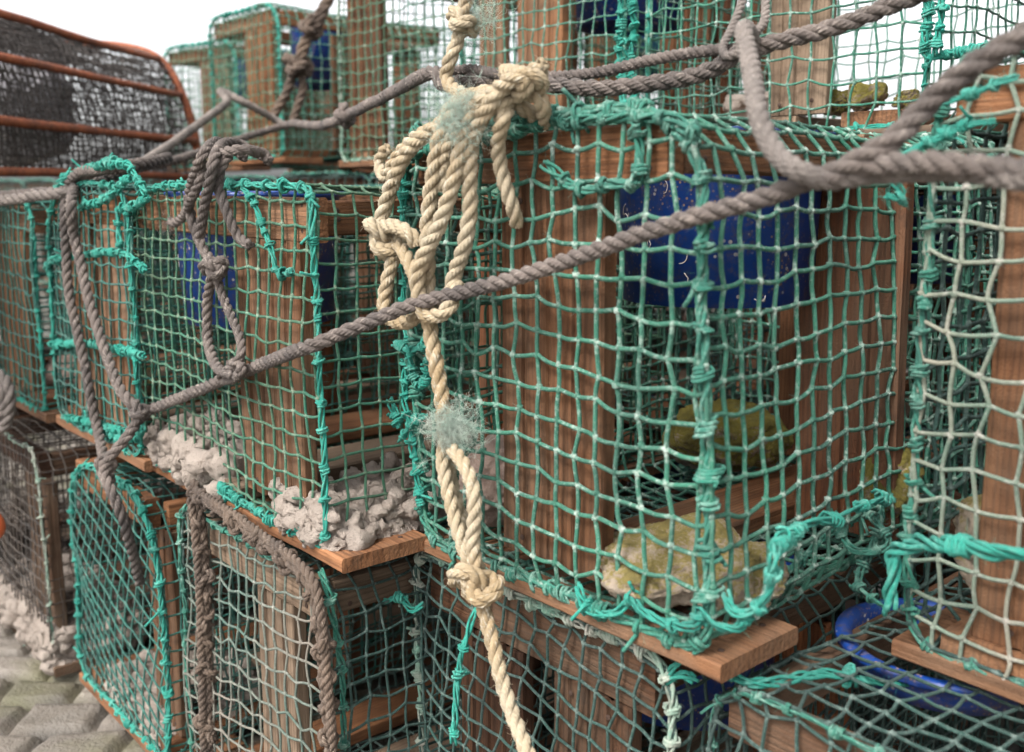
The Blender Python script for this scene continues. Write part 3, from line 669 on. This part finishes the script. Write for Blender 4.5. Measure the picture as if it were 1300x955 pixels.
# hank on pot B
def b(x,y,o=.015): return on(NB,x,y,o)
Rh=.0062
greyhank=rope('rope_hank','knotted grey rope hank tied over the top edge of the grooved-board pot','rope','rope_grey',
     [([b(250,300,.02),b(243,275,.022),b(240,250,.02),b(247,222,.03),b(258,196,.03),b(272,181,.0),b(292,186,-.03),b(310,200,-.02)],Rh,{}),
      ([b(254,300,.03),b(259,262,.034),b(266,228,.036),b(272,200,.03),b(282,184,.0),b(300,182,-.03),b(320,192,-.05),b(342,202,-.06)],Rh,{}),
      ([b(262,205,.02),b(254,232,.03),b(240,258,.03),b(233,275,.02),b(222,283,.02),b(216,281,.02)],Rh*.9,{'fuzz':900}),
      ([b(272,198,.018),b(290,192,.014),b(312,190,.0),b(336,196,-.03),b(341,206,-.03)],Rh,{}),
      ([b(290,198,.012),b(280,215,.022),b(277,238,.024),b(285,262,.022),b(294,285,.018),b(304,302,.012),b(318,312,.01)],Rh*.95,{'fuzz':600}),
      ([b(250,300,.024),b(257,315,.024),b(268,332,.024)],Rh,{}),
      (knot_pts(b(272,342,.025),.0135,(.2,.4,.9)),Rh,{'closed':True}),(knot_pts(b(276,338,.026),.010,(1.3,.1,.3)),Rh*.9,{'closed':True}),
      ([b(270,350,.02),b(264,375,.018),b(262,400,.018),b(263,430,.02),b(270,455,.026),b(280,470,.032),b(297,477,.034)],Rh,{}),
      ([b(274,350,.02),b(283,378,.018),b(294,402,.018),b(303,425,.02),b(307,445,.024),b(301,460,.03),b(288,470,.034)],Rh*.85,{}),
      ([b(277,470,.03),b(284,482,.02),b(297,480,.03),b(306,470,.034),b(303,460,.02),b(292,462,-.0)],Rh*.9,{})],fuzz=350)
# brown rope on the far pot
def t1(x,y,Y=2.62): return at(x,y,Y)
rope('rope_hank','brown knotted rope hanging from the top of the far high pot','rope','rope_brown',
     [([t1(430,-20),t1(415,5),t1(405,30),t1(385,55),t1(380,75),t1(365,115),t1(350,140),t1(346,150)],.012,{}),
      ([t1(420,-10),t1(400,25),t1(392,50),t1(380,85),t1(385,110),t1(378,135),t1(372,155)],.011,{}),
      (knot_pts(t1(378,83),.034,(.4,.3,.2)),.012,{'closed':True}),(knot_pts(t1(395,35),.026,(.9,1.3,.2)),.011,{'closed':True})],fuzz=60)

# pale yellowish hank
def a(x,y,o=.03): return on(NA,x,y,o)
Rt=.0073
tanrope=rope('rope_hank','pale yellow rope hank with a big low knot, draped over the large green pot','rope','rope_tan',
     [([at(598,-20,1.12),at(590,8,1.12),at(586,25,1.12)],Rt,{}),(knot_pts(at(588,28,1.12),.016,(.3,.5,.1)),Rt*.9,{'closed':True}),
      ([at(586,35,1.12),at(580,55,1.12),at(572,75,1.12),at(567,95,1.13),at(572,110,1.12),at(590,120,1.09)],Rt,{}),
      # long strand down to the lower knot
      ([a(640,118,.0),a(600,122,.02),a(575,138,.05),a(562,165,.055),a(553,210,.055),a(544,270,.055),a(542,330,.055),a(543,380,.055),a(548,430,.055),a(556,480,.055),a(562,520,.055),a(566,560,.05),a(572,610,.045),a(585,660,.045),a(598,705,.05),a(603,730,.06)],Rt*1.1,{}),
      ([a(655,108,.0),a(625,118,.03),a(604,135,.06),a(590,170,.065),a(580,210,.066),a(570,250,.066),a(556,290,.068),a(538,325,.07),a(530,360,.07),a(536,395,.068),a(552,402,.064),a(570,390,.06),a(582,360,.045)],Rt*1.05,{}),
      ([a(690,88,.01),a(665,98,.03),a(640,112,.055),a(618,140,.06),a(600,180,.058),a(595,230,.055),a(596,270,.05),a(590,310,.05),a(578,345,.048),a(568,385,.05),a(560,398,.05)],Rt*1.05,{}),
      ([a(690,82,.02),a(672,96,.02),a(648,128,.04),a(640,150,.05),a(632,180,.045),a(634,210,.036),a(642,240,.03),a(652,265,.022),a(657,285,.012)],Rt*.95,{'fuzz':700}),
      ([a(685,152,.0),a(668,140,.02),a(650,128,.035),a(668,112,.05),a(664,96,.045),a(640,92,.02)],Rt,{}),
      ([a(600,160,.03),a(618,128,.05),a(645,104,.06),a(672,96,.05),a(688,106,.035),a(676,120,.03),a(655,118,.04),a(640,132,.05),a(636,150,.045)],Rt,{}),
      ([a(640,112,.02),a(662,104,.035),a(686,128,.03),a(690,148,.015),a(694,156,.0)],Rt*.95,{}),
      # left branch and its knot
      ([a(575,150,.04),a(548,165,.045),a(520,190,.045),a(503,220,.045),a(492,250,.045),a(484,275,.045),a(480,295,.045),a(490,310,.05)],Rt*1.1,{}),
      ([a(562,240,.045),a(566,200,.05),a(580,165,.055),a(606,132,.06),a(630,120,.05),a(650,122,.03)],Rt,{}),
      ([a(560,158,.03),a(530,172,.035),a(505,198,.035),a(488,225,.035),a(482,205,.03),a(492,188,.03)],Rt*.9,{'fuzz':900}),
      (knot_pts(a(491,300,.05),.0195,(.9,.3,.5),(1.2,1,.7)),Rt,{'closed':True}),(knot_pts(a(487,312,.05),.014,(.2,1.0,.3)),Rt,{'closed':True}),
      ([a(500,325,.05),a(493,350,.052),a(488,380,.055),a(492,402,.058),a(508,411,.06),a(524,405,.062),a(532,385,.062),a(526,350,.06),a(515,325,.055),a(505,310,.05)],Rt,{}),
      ([a(478,290,.055),a(500,288,.062),a(520,298,.06),a(528,312,.055)],Rt,{}),
      # below the tuft a doubled bight
      ([a(566,560,.05),a(562,585,.06),a(568,625,.065),a(578,665,.068),a(590,700,.07),a(600,722,.07)],Rt*.95,{}),
      ([a(575,570,.06),a(590,590,.066),a(600,620,.07),a(602,655,.072),a(600,690,.073),a(604,720,.073)],Rt*.95,{}),
      (knot_pts(a(605,738,.07),.0225,(.3,.4,.9),(1,1.1,.8)),Rt*1.1,{'closed':True}),(knot_pts(a(605,742,.072),.013,(1.3,.2,.5)),Rt*1.1,{'closed':True}),
      ([a(606,745,.07),a(616,775,.07),a(624,810,.072),a(634,850,.075),a(648,900,.08),a(668,950,.09),a(690,1010,.10)],Rt*.98,{'fuzz':900})],fuzz=450)
def tuft(label,p,R,n,mat='tuft',root=None):
    mb=MB(); p=np.array(p)
    fibres(mb,p+rs.normal(size=(260,3))*R*np.array([.62,.25,.42])+np.array([.3,0,-1])*np.abs(rs.normal(size=(260,1)))*R*.6,.0,n,R*.75,rad=.00014,w=.6,curl=3.2)
    o=mb.build('fibre_tuft',M[mat]); fix(o,root)
tuft('pale green fluff of frayed fibres where the pale rope meets the top of the pot',a(585,132,.07),.022,2400,root=tanrope)
tuft('pale green fluff of frayed fibres halfway down the pale rope',a(570,532,.06),.022,2400,root=tanrope)
tuft('pale green fluff beside the small knot at the top edge',at(604,10,1.12),.020,700,root=tanrope)
tuft('frayed white rope end on the grooved-board pot',b(216,282,.022),.012,260,'rope_white',greyhank)

# twine ends and lashings in bright teal
def lash(label,runs,mat='lace',root=None,r=.0028,every=.02,fuzz=160):
    for C in runs:
        mb=MB(); lacing(mb,np.array(C),r,every=every,fuzz=fuzz); o=mb.build('lashing',M[mat]); fix(o,root)
lash('teal twine stitched slantwise over the top corner of the grooved-board pot',[[b(308,240,.004),b(322,256,.004),b(334,290,.004),b(348,325,.004),b(352,345,.004),b(372,342,.004)]],r=.0022,root=pB)
lash('teal twine stitched along the bottom edge of the grooved-board pot',[[b(270,612,.004),b(310,636,.004),b(350,658,.004),b(385,674,.004)]],every=.014,r=.0024,root=pB)
def c_(x,y,o=.006): return on(NC,x,y,o)
lash('teal twine lashings round the top of the third pot from the left',[[c_(72,250),c_(80,228),c_(105,216),c_(140,208),c_(162,212),c_(175,228),c_(188,246)],[c_(100,262),c_(130,255),c_(150,240),c_(165,228)],[c_(55,340),c_(70,328),c_(110,326),c_(150,322),c_(172,335),c_(186,345)],[c_(150,262),c_(165,262),c_(188,250)],[c_(60,436),c_(110,438),c_(150,444),c_(180,452)],[c_(148,262),c_(150,300),c_(155,325)]],every=.024,root=pC)
lash('teal twine bunched at the foot of the third pot from the left',[[c_(88,530),c_(120,535),c_(150,545),c_(178,560)],[c_(130,548),c_(160,558),c_(182,548)]],every=.014,root=pC)
lash('teal twine lashings down the left edge of the large green pot',[[a(512,190,.006),a(512,240,.006),a(510,290,.006),a(514,350,.006),a(512,400,.006),a(520,440,.006),a(515,500,.006),a(525,560,.006),a(530,600,.006),a(535,645,.006)],
      [a(500,436,.02),a(520,445,.02),a(540,436,.02)],[a(520,445,.02),a(525,480,.02),a(538,490,.02),a(545,450,.02)],[a(505,560,.012),a(520,540,.014),a(540,530,.014)],[a(495,505,.012),a(508,540,.012)]],every=.022,root=pA)
lash('knotted teal twine along the top front edge of the large green pot',[[a(520,196,.0),a(580,180,.006),a(640,168,.006),a(700,157,.006),a(760,150,.006),a(805,145,.006),a(850,150,.004),a(885,175,.002)],[a(690,205,.01),a(730,236,.01),a(775,234,.01),a(812,232,.01)],[a(805,150,.008),a(812,200,.008),a(810,232,.01)]],'lace_green',every=.03,r=.0032,root=pA)
lash('bright teal cord looped along the bottom front edge of the large green pot',[[a(735,744,.006),a(742,768,.008),a(765,782,.01),a(788,778,.01),a(800,762,.008),a(815,780,.012),a(850,795,.014),a(880,793,.014),a(885,775,.01),a(905,796,.014),a(935,800,.016),a(945,780,.014)],
      [a(918,750,.012),a(930,772,.016),a(955,770,.018),a(975,740,.018),a(985,700,.016),on(NA,1000,680,.01,'side'),on(NA,1030,660,.01,'side'),on(NA,1060,655,.01,'side'),on(NA,1100,640,.01,'side'),on(NA,1128,632,.01,'side')]],every=.05,r=.0030,root=pA)
lash('frayed teal lashing at the top left corner of the nearest pot',[[at(1120,215,.83),at(1140,230,.83),at(1150,250,.83),at(1128,245,.83)],[at(1140,200,.84),at(1180,180,.82),at(1215,165,.80)],[at(1150,150,.86),at(1200,130,.83),at(1290,100,.78)],[at(1160,190,.85),at(1210,160,.83),at(1260,150,.80)]],'lace',every=.028,r=.0022,fuzz=2500,root=pM)
mm=[.361,.863]
lash('bright teal rope tied level across the foot of the nearest pot',[[at(1135,775,.84),at(1138,735,.84),at(1140,705,.84),at(1165,695,.82),at(1220,692,.77),at(1290,700,.72),at(1380,708,.66)]],'lace',every=.2,r=.0048,root=pM)
lash('teal twine on the dark pot beneath the large green pot, left side',[[at(486,762,1.14),at(505,758,1.12),at(520,775,1.12),at(535,768,1.12)],[at(604,770,1.02),at(596,800,1.02),at(585,840,1.02),at(580,890,1.02),at(578,940,1.02)]],'lace',every=.05,root=pL1)
lash('coiled teal twine lying on the lower right timbers',[[at(848,862,.87),at(862,842,.86),at(890,838,.85),at(915,850,.84),at(945,862,.83),at(990,862,.83),at(1040,858,.84),at(1090,862,.85),at(1150,870,.87)],[at(845,865,.87),at(870,855,.86),at(885,865,.85)]],'lace',every=.09,r=.0032,root=pL1)
lash('tangled green twine in the gap right of the large green pot',[[at(1000,730,.95),at(1040,690,.97),at(1080,660,1.0),at(1120,640,1.0),at(1110,690,.97),at(1090,740,.95),at(1120,770,.92)],[at(1060,650,.98),at(1085,700,.96),at(1130,690,.95),at(1100,650,.98)]],'lace_green',every=.03,r=.0026,fuzz=900,root=pL1)
lash('dense teal seam between the two middle pots of the top row',[[at(784,-20,1.6),at(788,20,1.6),at(786,60,1.6),at(790,100,1.6),at(792,135,1.6)],[at(800,-10,1.6),at(806,30,1.6),at(800,80,1.6),at(806,125,1.6)]],'lace',every=.02,r=.0034,fuzz=500,root=pT2)
lash('dense green lashing on the left edge of the top right pot',[[at(1172,-20,1.27),at(1178,20,1.27),at(1172,55,1.27),at(1180,75,1.27),at(1215,66,1.25),at(1260,60,1.2),at(1310,50,1.15)],[at(1195,-10,1.25),at(1192,30,1.25),at(1186,70,1.25)]],'lace',every=.02,r=.0032,fuzz=700,root=pT4)
def cr(x,y,z=0): return side(A0,x,y)+(z,)
# brown rope lashed along the front of the lower pot
NL2=(-.205,1.055)
def l2(x,y,o=.01): return on(NL2,x,y,o)
mb=MB()
P=spline([l2(247,626),l2(300,662),l2(345,695),l2(378,722),l2(395,745),l2(404,780),l2(409,820),l2(413,870),l2(418,940),l2(420,1000)],.012)
rope_mesh(mb,P,.0065,fuzz=500); rope_mesh(mb,P+[0.004,-.006,.006],.0055,pitch=.03,fuzz=400)
P2=spline([l2(250,630),l2(256,680),l2(260,740),l2(262,800),l2(264,860),l2(266,960)],.012); rope_mesh(mb,P2,.007,fuzz=500); rope_mesh(mb,P2+[-.006,-.006,0],.0055,pitch=.03,fuzz=400)
for PP in (P,P2):
    s=0
    while s<len(PP)-1:
        rope_mesh(mb,knot_pts(PP[s]+rs.normal(size=3)*.002,rs.uniform(.009,.013),tuple(rs.uniform(0,3,3))),.0042,closed=True,fuzz=400); s+=rs.randint(2,4)
o=mb.build('brown_rope_edging',M['rope_brown'],None)
fix(o,pL2); o.name='rope_edging'
lash('green seam cord down the right corner of the faded lower pot',[[at(405,725,1.09),at(415,750,1.07),at(425,790,1.07),at(432,830,1.07),at(436,880,1.07),at(438,950,1.07)]],'lace_green',every=.05,r=.0028,root=pL2)
rope('cream_rope','coil of cream rope hanging at the left edge above the cobbles','rope','rope_white',[([at(-30,470,1.75),at(2,478,1.72),at(12,500,1.7),at(10,530,1.7),at(0,545,1.7),at(-20,540,1.72)],.010,{}),([at(-30,500,1.75),at(0,495,1.7),at(5,520,1.7),at(-10,530,1.7),at(-30,520,1.75)],.010,{})],fuzz=80)
v,f=ICO5; mb=MB(); V=v*[.034,.024,.022]*(1-.25*(v[:,0:1]>0)*v[:,0:1]**2); mb.add(V,None,f); 
o=mb.build('float',M['orange']); o.location=tuple(at(-13,668,1.55)); o.rotation_euler=(0,1.2,0); tag(o,'small orange float just inside the left edge of the photo','float')

# ------------------------------------------------------------------ rusty cage
CX=bpy.data.objects.new('rusty_cage',None); COL.objects.link(CX); ez=EYE+.035
CX.location=(-.95,3.05,ez); tag(CX,'large rusty iron framed cage with black netting at the upper left','cage')
dirc=np.array([-.10,-.985,0.0]); dirc/=np.linalg.norm(dirc); acr=np.array([-dirc[1]*-1,0,0]); acr=np.array([-1.0,.10,0])
sec=[(0,.0),(.0,.105),(.035,.24),(.10,.345),(.22,.385),(.40,.39),(.55,.36),(.64,.24),(.68,.1),(.68,0)]
def cg(s,t,k=1.0):   # s along the cage towards us, (across, up) in section
    return dirc*s+acr*t[0]*1.0+np.array([0,0,t[1]])*k+np.array([.0,0,0])
LC=1.75; slope=lambda s:-.0*s
secS=spline([(a_,b_,0) for a_,b_ in sec],.02)[:,:2]
for k,s in enumerate((0,LC)):
    P=np.array([cg(s,t) for t in secS]); mb=MB(); tube(mb,spline(np.vstack([P]),.02),.0125,10); mb.build('hoop',M['rust'],CX)
for t,R in (((.0,.0),.012),((.0,.105),.0125),((.035,.24),.011),((.10,.345),.011),((.40,.39),.010),((.64,.24),.010),((.68,.0),.012)):
    P=np.array([cg(s,t) for s in np.linspace(0,LC,14)]); P=P+disp3(P,rs.randint(999),.004,1.5); mb=MB(); tube(mb,P,R*.85,10); mb.build('iron_bar',M['rust'],CX)
poly=np.array([(p[0],p[1]) for p in secS]); d=np.concatenate([[0],np.cumsum(np.linalg.norm(np.diff(poly,axis=0),axis=1))])
mb=MB(); cellc=.024; nS=int(d[-1]/cellc); nY=int(LC/cellc)
for lay,(k,cl) in enumerate(((1.0,1),(.94,1),(.86,1))):
    S=np.linspace(0,d[-1],nS)[:,None]+rs.normal(size=(nS,nY))*.004; Y=np.linspace(0,LC,nY)[None,:]+rs.normal(size=(nS,nY))*.004+.05*np.sin(S*9+lay)*.5
    X=np.interp(S,d,poly[:,0]); Z=np.interp(S,d,poly[:,1]); sg=.035*np.abs(np.sin(Y/.58*np.pi))
    X=.34+(X-.34)*(k-sg); Z=Z*(k-sg*.6)
    N3=dirc*Y[...,None]+acr*X[...,None]+np.stack([0*Z,0*Z,Z],-1); N3=N3+disp3(N3,lay+77,.01,1.5)
    lattice_net(mb,N3,np.ones((nS,nY),bool),.0017,.003,knot=1.4)
mb.build('cage_netting',M['net_cage'],CX)
# end netting towards us-right
pc=np.vstack([poly])
for s_ in (0.0,LC):
    mb=MB(); m2=MB(); cap_net(m2,pc,0,.03,.0022,5)
    for vv in m2.v: mb.add(dirc*s_+acr*vv[:,0:1]+np.array([0,0,1])*vv[:,2:3]+dirc*vv[:,1:2],None,None)
    mb.q=list(m2.q); mb.t=list(m2.t)
    mb.build('end_netting',M['net_cage'],CX)
# contents of the cage: crumpled plastic and small netted pots
tk=0
for s,x0,w_,h_,lab in ((.55,.22,.16,.22,'crumpled pale plastic sheet inside the rusty cage, nearer its far end'),(1.35,.20,.30,.16,'crumpled pale plastic sheet low inside the rusty cage, at the left edge')):
    v,f=ICO5; V=v*[w_*.6,w_,h_*.5]; V=V+disp3(V,tk+40,.035,3)+disp3(V,tk+60,.012,10); mb=MB(); mb.add(V,None,f)
    o=mb.build('plastic_sheet',M['tarp']); p=np.array([-.95,3.05,ez])+cg(s,(x0,.0))+[0,0,.16+.03*tk]; o.location=tuple(p); tag(o,lab,'plastic sheet'); tk+=1

# ------------------------------------------------------------------ ground: one sheet of stone setts to the horizon
fx=np.arange(-2.4,.2,.009); fy=np.arange(.9,3.4,.009)
gx=np.concatenate([-np.geomspace(400,2.45,26),fx,np.geomspace(.26,400,30)]); gy=np.concatenate([-np.geomspace(400,.5,24)+.9,fy,np.geomspace(3.45,500,26)])
X,Y=np.meshgrid(gx,gy,indexing='ij')
sx,sy=.12,.085
XX=X+.02*np.sin(Y*7)+.015*np.sin(X*11+Y*3); YY=Y+.02*np.sin(X*6)+.012*np.sin(Y*13+X*5)
row=np.floor(YY/sy); cx=XX/sx+.5*(row%2)+.17*np.sin(row*12.9); col=np.floor(cx); fu=cx-col; fv=YY/sy-row
h=np.sin(row*127.1+col*311.7)*43758.5; h=h-np.floor(h)
e=np.minimum(np.minimum(fu,1-fu)*sx,np.minimum(fv,1-fv)*sy)
Z=-.03+.024*(1-np.exp(-(e/.0065)**2))+.006*h+.003*vnoise(np.stack([X,Y,0*X],-1),4,3,6)
fine=(X>-2.4)&(X<.2)&(Y>.9)&(Y<3.4); Z=np.where(fine,Z,-.008)
V=np.stack([X,Y,Z],-1).reshape(-1,3); I,J=X.shape
i=np.arange(I-1)[:,None]; j=np.arange(J-1)[None,:]
mb=MB(); mb.add(V,np.stack([i*J+j,(i+1)*J+j,(i+1)*J+j+1,i*J+j+1],-1).reshape(-1,4),None,np.where(fine,(.25+.75*h)*(1-np.exp(-(e/.007)**2)),.5).ravel())
def groundmat():
    m,nt,bb=newmat('stone_setts'); tc=nd(nt,'TexCoord').outputs['Object']; w=nd(nt,'Attribute',attribute_name='wear').outputs['Fac']
    n1=noise(nt,tc,22,5); n2=noise(nt,tc,5,3); c=mixc(nt,w,(.035,.03,.024),(.23,.20,.17)); c=mixc(nt,ramp(nt,n1,.4,.7),c,(.12,.10,.08)); c=mixc(nt,mth(nt,'MULTIPLY',ramp(nt,n2,.5,.7),.5),c,(.10,.10,.035))
    nt.links.new(c,bb.inputs['Base Color']); bb.inputs['Roughness'].default_value=.65; bump(nt,bb,mth(nt,'ADD',n1,noise(nt,tc,150,4)),.8,.006); return m
g=mb.build('ground',groundmat()); g['kind']='structure'

# ------------------------------------------------------------------ light, sky, camera
w=bpy.data.worlds.new('World'); scene.world=w; w.use_nodes=True; nt=w.node_tree; nt.nodes.clear()
out=nt.nodes.new('ShaderNodeOutputWorld'); bg=nt.nodes.new('ShaderNodeBackground'); sky=nt.nodes.new('ShaderNodeTexSky'); hs=nt.nodes.new('ShaderNodeHueSaturation')
SUN_EL=math.radians(52); SUN_AZ=math.radians(-140)
sky.sky_type='NISHITA'; sky.sun_disc=False; sky.sun_elevation=SUN_EL; sky.sun_rotation=SUN_AZ; sky.air_density=1.0; sky.dust_density=4.0; sky.ozone_density=1.0
hs.inputs['Saturation'].default_value=.12
nt.links.new(sky.outputs[0],hs.inputs['Color']); nt.links.new(hs.outputs[0],bg.inputs[0]); bg.inputs[1].default_value=.15; nt.links.new(bg.outputs[0],out.inputs[0])
sl=bpy.data.lights.new('sun','SUN'); sl.energy=1.5; sl.angle=math.radians(16); sl.color=(1,.96,.9)
so=bpy.data.objects.new('sun',sl); COL.objects.link(so)
sd=Vector((math.sin(SUN_AZ)*math.cos(SUN_EL),math.cos(SUN_AZ)*math.cos(SUN_EL),math.sin(SUN_EL)))
so.rotation_euler=sd.to_track_quat('Z','Y').to_euler()
cam=bpy.data.cameras.new('camera'); co=bpy.data.objects.new('camera',cam); COL.objects.link(co); scene.camera=co
co.location=(0,0,EYE); co.rotation_euler=(math.radians(90)-TH,0,0); cam.sensor_width=36; cam.lens=F*36/1300; cam.shift_y=-44.5/1300
cam.clip_start=.02; cam.clip_end=1500
cam.dof.use_dof=True; cam.dof.focus_distance=1.14; cam.dof.aperture_fstop=4.5; cam.dof.aperture_blades=0
scene.view_settings.view_transform='Standard'; scene.view_settings.look='None'; scene.view_settings.gamma=1; scene.view_settings.exposure=1.48
scene.render.engine='CYCLES'
scene.cycles.max_bounces=4; scene.cycles.diffuse_bounces=2; scene.cycles.glossy_bounces=2; scene.cycles.transmission_bounces=2
